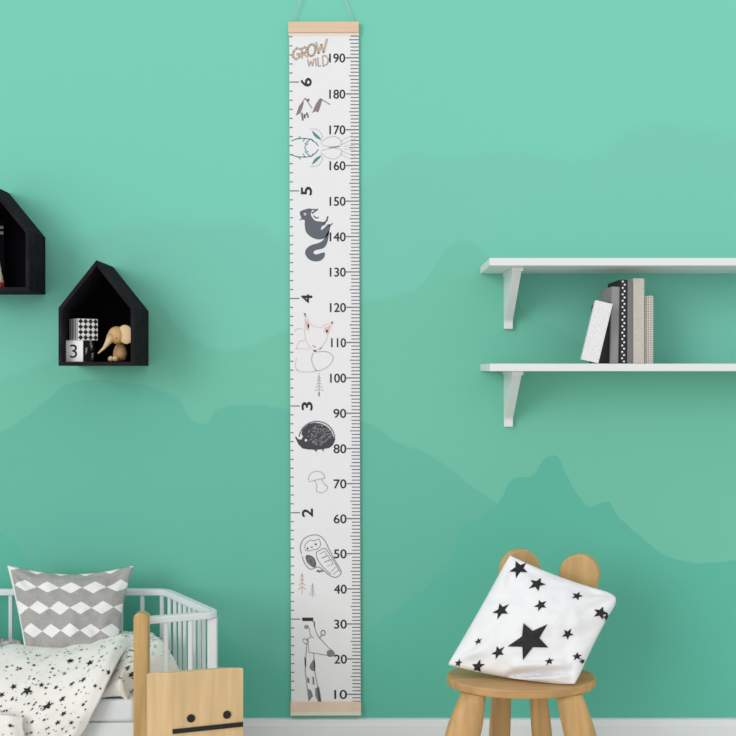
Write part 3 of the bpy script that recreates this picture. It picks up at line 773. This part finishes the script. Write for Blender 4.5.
# star quilt heap at the foot of the bed
def smooth01(t): t = max(0, min(1, t)); return t*t*(3-2*t)
HX0, HX1 = -.80, -.42
def heap(u, v):
    y = -(.10+(.424-.10)*v); xr = (-.567+ (-.10-y)*.60) if y > -.322 else max(-.565, -.425-(-.322-y)*2.2)
    xr -= .022; x = HX0+(xr-HX0)*u
    kk = D/(D+y); px = 368+x*kk/S
    hx = (.088*(1-smooth01((px-150)/68))+.012)*(.15+.85*smooth01((px-92)/34))
    e_ = smooth01(v/.12)*(1-.60*max(0, (v-.45)/.55)**2.2)*smooth01((1-u)/.10)
    z = MT+.002+hx*(e_ if v < .98 else e_*(1-(v-.98)/.02*.8))
    z += .010*noise.noise(Vector((x*14, y*10, 2)))*e_+.005*noise.noise(Vector((x*40, y*30, 5)))*e_
    return Vector((x, y, z))
hm = MB(); hm.grid(heap, 60, 50, flip=True)
qh = obj('folded_quilt', hm, quilt_cream, None, loc=(-.65, -.28, MT), smooth=True, merge='keep')
hm2 = qh.modifiers.new('solid', 'SOLIDIFY'); hm2.thickness = .006; hm2.offset = -1
tag(qh, 'cream star-print quilt bunched behind the bed\'s wooden post', 'quilt')
random.seed(11)
smb = MB()
for i in range(420):
    u, v = random.uniform(.02, .98)**.8, random.uniform(.1, .97)
    put_star(smb, heap, u, v, random.choice((.006, .007, .009, .011)), random.uniform(0, 6), 1.2, lift=.0009)
obj('star_print', smb, black, qh)

# main duvet
prof = [(.150, .285), (.165, .335), (.20, .362), (.27, .372), (.34, .366), (.405, .343), (.452, .305), (.475, .262), (.485, .215), (.490, .17), (.492, .11)]
def curve(tab, t):
    t = max(0, min(.99999, t))*(len(tab)-1); i = int(t); q = t-i
    g_ = lambda k: tab[max(0, min(len(tab)-1, k))]
    p0, p1, p2, p3 = g_(i-1), g_(i), g_(i+1), g_(i+2)
    return [.5*((2*p1[k])+(-p0[k]+p2[k])*q+(2*p0[k]-5*p1[k]+4*p2[k]-p3[k])*q*q+(-p0[k]+3*p1[k]-3*p2[k]+p3[k])*q**3) for k in range(len(p1))]
edge = [(136,), (138,), (137,), (132,), (124,), (115,), (104,), (93,), (82,), (70,), (55,)]
DX0 = -1.38
def duvet(u, v):
    d, z = curve(prof, v); pxr = curve(edge, v)[0]
    xr = (pxr-368)*S/(D/(D-d)); x = DX0+(xr-DX0)*u
    px = 368+x*(D/(D-d))/S
    top = 1-smooth01((v-.55)/.3)
    z -= .030*smooth01((95-px)/90)*top            # lower towards the left
    lift = .010*math.sin(px*.055+v*3)*top+.016*noise.noise(Vector((x*9, v*4, 1.3)))+.007*noise.noise(Vector((x*26+v*9, v*12, 4)))
    ed = smooth01((1-u)*(xr-DX0)/.030); 
    lift -= .018*(1-ed)**2
    z += lift*(.25+.75*top); d += lift*(1-top)*.9
    if v < .06: z = max(z, MT+.02)
    return Vector((x, -d, z))
dm = MB(); dm.grid(duvet, 150, 100, flip=True)
dv = obj('star_duvet', dm, quilt_cream, None, loc=(-.9, -.3, MT), smooth=True, merge='keep')
s1 = dv.modifiers.new('solid', 'SOLIDIFY'); s1.thickness = .010; s1.offset = -1
tag(dv, 'cream duvet with black star print hanging over the bed front', 'duvet')
random.seed(5)
smb = MB()
big = [(80, 415, 15), (140, 460, 16), (212, 395, 9), (265, 333, 12), (206, 327, 11), (183, 440, 9), (187, 482, 9), (40, 403, 10), (122, 398, 8), (5, 427, 9), (36, 440, 6), (95, 506, 7), (62, 508, 7), (246, 382, 9), (320, 362, 9), (300, 315, 7), (235, 320, 6), (165, 405, 7), (170, 508, 8), (130, 500, 5), (210, 508, 7), (155, 350, 6), (280, 400, 6), (100, 340, 6), (60, 350, 6), (20, 345, 6), (245, 455, 6), (225, 425, 5), (100, 380, 5), (190, 365, 6), (240, 295, 6), (300, 285, 6), (340, 290, 5), (200, 300, 5)]
for x, y, r in big:
    u, v = find_uv(duvet, x/2.944, 550+y/2.944)
    L_ = (duvet(min(1, u+.01), v)-duvet(max(0, u-.01), v)).length/.02*min(1, 1) or 1
    Lv = (duvet(u, min(1, v+.01))-duvet(u, max(0, v-.01))).length/.02 or 1
    rm = r*1.12/2.944*S/1.16
    put_star(smb, duvet, u, v, rm/L_, random.uniform(0, 6), L_/Lv, lift=.0011, rings=2)
for i in range(620):
    u, v = random.uniform(.45, .99), random.uniform(.1, .99)
    p = duvet(u, v); X, Y = project(p)
    if X < -6: continue
    L_ = .9; Lv = (duvet(u, min(1, v+.01))-duvet(u, max(0, v-.01))).length/.02 or 1
    put_star(smb, duvet, u, v, random.choice((.0016, .0020, .0028, .0040, .0046)), random.uniform(0, 6), L_/Lv, lift=.0011)
for i in range(520):   # the part of the print beyond the photo's left edge
    u, v = random.uniform(.02, .97), random.uniform(.1, .97)
    if project(duvet(u, v))[0] > -8: continue
    Lv = (duvet(u, min(1, v+.01))-duvet(u, max(0, v-.01))).length/.02 or 1
    put_star(smb, duvet, u, v, random.choice((.0028, .0040, .0055, .0075, .0095)), random.uniform(0, 6), .9/Lv, lift=.0011, rings=2)
obj('star_print', smb, black, dv)
# turned-up corner of the duvet at the lower left
def flap(u, v):
    px = -60+u*(80+ 12*v); py = 713+10*u**4+4*math.sin(u*4)+v*60
    d = .512+.008*noise.noise(Vector((u*4, v*3, 9)))
    p = P(px, py, d); return Vector((p.x, -d+.012*(1-smooth01(v/.15))+.01*smooth01((u-.85)/.15), p.z))
fm = MB(); fm.grid(flap, 40, 30, flip=True)
fl = obj('turned_hem', fm, quilt_cream, dv, smooth=True, merge='keep')
s2 = fl.modifiers.new('solid', 'SOLIDIFY'); s2.thickness = .006; s2.offset = -1
smb = MB(); random.seed(8)
for i in range(26):
    put_star(smb, flap, random.uniform(.5, .97), random.uniform(.08, .7), random.choice((.013, .020, .034)), random.uniform(0, 6), 1.0, lift=.001)
if smb.v: obj('star_print', smb, black, fl)

# diamond cushion
def diamond_mat():
    m = mat('diamond_fabric', (160, 158, 157), .9, bump=.4, bscale=300); nt = m.node_tree; N = nt.nodes; L = nt.links
    uvn = N.new('ShaderNodeUVMap'); sp = N.new('ShaderNodeSeparateXYZ'); L.new(uvn.outputs[0], sp.inputs[0])
    def mm(op, a, b, clamp=False):
        n = N.new('ShaderNodeMath'); n.operation = op; n.use_clamp = clamp
        for i, v in enumerate((a, b)):
            if v is None: continue
            if isinstance(v, (int, float)): n.inputs[i].default_value = v
            else: L.new(v, n.inputs[i])
        return n.outputs[0]
    rowf = mm('ADD', mm('MULTIPLY', sp.outputs[1], 4.28), -.196)      # rows down the cushion
    row = mm('FLOOR', rowf, 0); fv = mm('SUBTRACT', rowf, row)
    uu = mm('ADD', mm('MULTIPLY', sp.outputs[0], 5.0), mm('MULTIPLY', mm('MODULO', row, 2), .5))
    uu = mm('ADD', uu, .85)
    fu = mm('FRACT', uu, None)
    du = mm('ABSOLUTE', mm('SUBTRACT', fu, .5), None); dv_ = mm('ABSOLUTE', mm('SUBTRACT', fv, .72), None)
    s_ = mm('ADD', mm('DIVIDE', du, .5), mm('DIVIDE', dv_, .30))
    inside = mm('LESS_THAN', s_, 1.0)
    side = mm('LESS_THAN', sp.outputs[0], .02)
    inside = mm('MAXIMUM', inside, side)
    nz = N.new('ShaderNodeTexNoise'); nz.inputs['Scale'].default_value = 160; tc = N.new('ShaderNodeTexCoord'); L.new(tc.outputs['Object'], nz.inputs['Vector'])
    g1 = N.new('ShaderNodeMix'); g1.data_type = 'RGBA'; L.new(nz.outputs['Fac'], g1.inputs[0]); g1.inputs[6].default_value = lin((150, 148, 147)); g1.inputs[7].default_value = lin((182, 180, 178))
    mx = N.new('ShaderNodeMix'); mx.data_type = 'RGBA'; L.new(inside, mx.inputs[0]); L.new(g1.outputs[2], mx.inputs[6]); mx.inputs[7].default_value = lin((238, 237, 235))
    L.new(mx.outputs[2], N['Principled BSDF'].inputs['Base Color']); return m
c = [P(7, 565, .115), P(134, 565, .115), P(118, 664, .235), P(27, 664, .235)]
cf, cn_ = cushion_fn(c, (.026, .012, -.01, .004), .045, wr=.011, seed=3.1)
mbc = cushion(MB(), cf, 72, 72)
cu = obj('diamond_cushion', mbc, diamond_mat(), None, loc=(-.9, -.15, .33), smooth=True, merge=True)
tag(cu, 'grey cushion with white diamond rows leaning on the bed rail', 'cushion')
# small crumpled cushion at the left edge
c = [P(-58, 636, .17), P(21, 640, .17), P(31, 668, .27), P(-58, 676, .27)]
cf2, _ = cushion_fn(c, (.004, .004, 0, 0), .028, wr=.016, seed=6.4)
pm = mat('grey_pink_fabric', (176, 172, 172), .9, bump=.4, bscale=300); nt = pm.node_tree
nzz = nt.nodes.new('ShaderNodeTexNoise'); nzz.inputs['Scale'].default_value = 22; rr = nt.nodes.new('ShaderNodeValToRGB'); tcc = nt.nodes.new('ShaderNodeTexCoord')
nt.links.new(tcc.outputs['Object'], nzz.inputs['Vector']); nt.links.new(nzz.outputs['Fac'], rr.inputs[0])
rr.color_ramp.interpolation = 'CONSTANT'; rr.color_ramp.elements[0].color = lin((132, 130, 130)); rr.color_ramp.elements[1].position = .62; rr.color_ramp.elements[1].color = lin((226, 186, 180))
e2 = rr.color_ramp.elements.new(.45); e2.color = lin((186, 184, 182))
nt.links.new(rr.outputs[0], nt.nodes['Principled BSDF'].inputs['Base Color'])
tag(obj('crumpled_cushion', cushion(MB(), cf2, 44, 40), pm, None, loc=(-1.0, -.2, .35), smooth=True, merge=True), 'grey and pink crumpled cushion half hidden under the duvet', 'cushion')

# ------------------------------------------------------------------ wooden box with a face
NH = .389
near = Vector((P(172, 0, .622).x, -.622)); left = Vector((P(146.2, 0, .622).x, -.622)); right = Vector((P(243.8, 0, .575).x, -.575)); back = left+(right-near)
bt = thing('wooden_box', 'light wooden box with a black face in front of the bed', 'box', (near.x, near.y, 0))
obj('box_body', MB().prism([(q.x, q.y, .0005) for q in (left, near, right, back)], (0, 0, NH)), box_front, bt, bevel=.0025)
fx = (right-near).normalized(); fn_ = Vector((fx.y, -fx.x)); 
def fpt(px, py, lift):
    """point on the front face seen at photo px, py"""
    best = min((abs(project(Vector((near.x+(right.x-near.x)*t/400, near.y+(right.y-near.y)*t/400, 0)))[0]-px), t) for t in range(401))[1]/400
    q = near+(right-near)*best; kk = D/(D+q.y); return Vector((q.x+fn_.x*lift, q.y+fn_.y*lift, CZ-(py-368)*S/kk))
for ex, ey_ in ((191, 718.2), (227, 714.6)):
    c_ = fpt(ex, ey_, 0); r_ = .0092
    ring = lambda lf: [c_+Vector((fx.x*r_*math.cos(a), fx.y*r_*math.cos(a), r_*math.sin(a)))+Vector((fn_.x*lf, fn_.y*lf, 0)) for a in [i*2*math.pi/28 for i in range(28)]]
    obj('eye', MB().loft([ring(.0002), ring(.0022)]), black, bt)
m0, m1, m2, m3 = fpt(172.5, 733.6, .0004), fpt(243, 726.2, .0004), fpt(243, 721.8, .0004), fpt(172.5, 729.2, .0004)
obj('mouth', MB().prism([m0, m1, m2, m3], (fn_.x*.003, fn_.y*.003, 0)), black, bt)
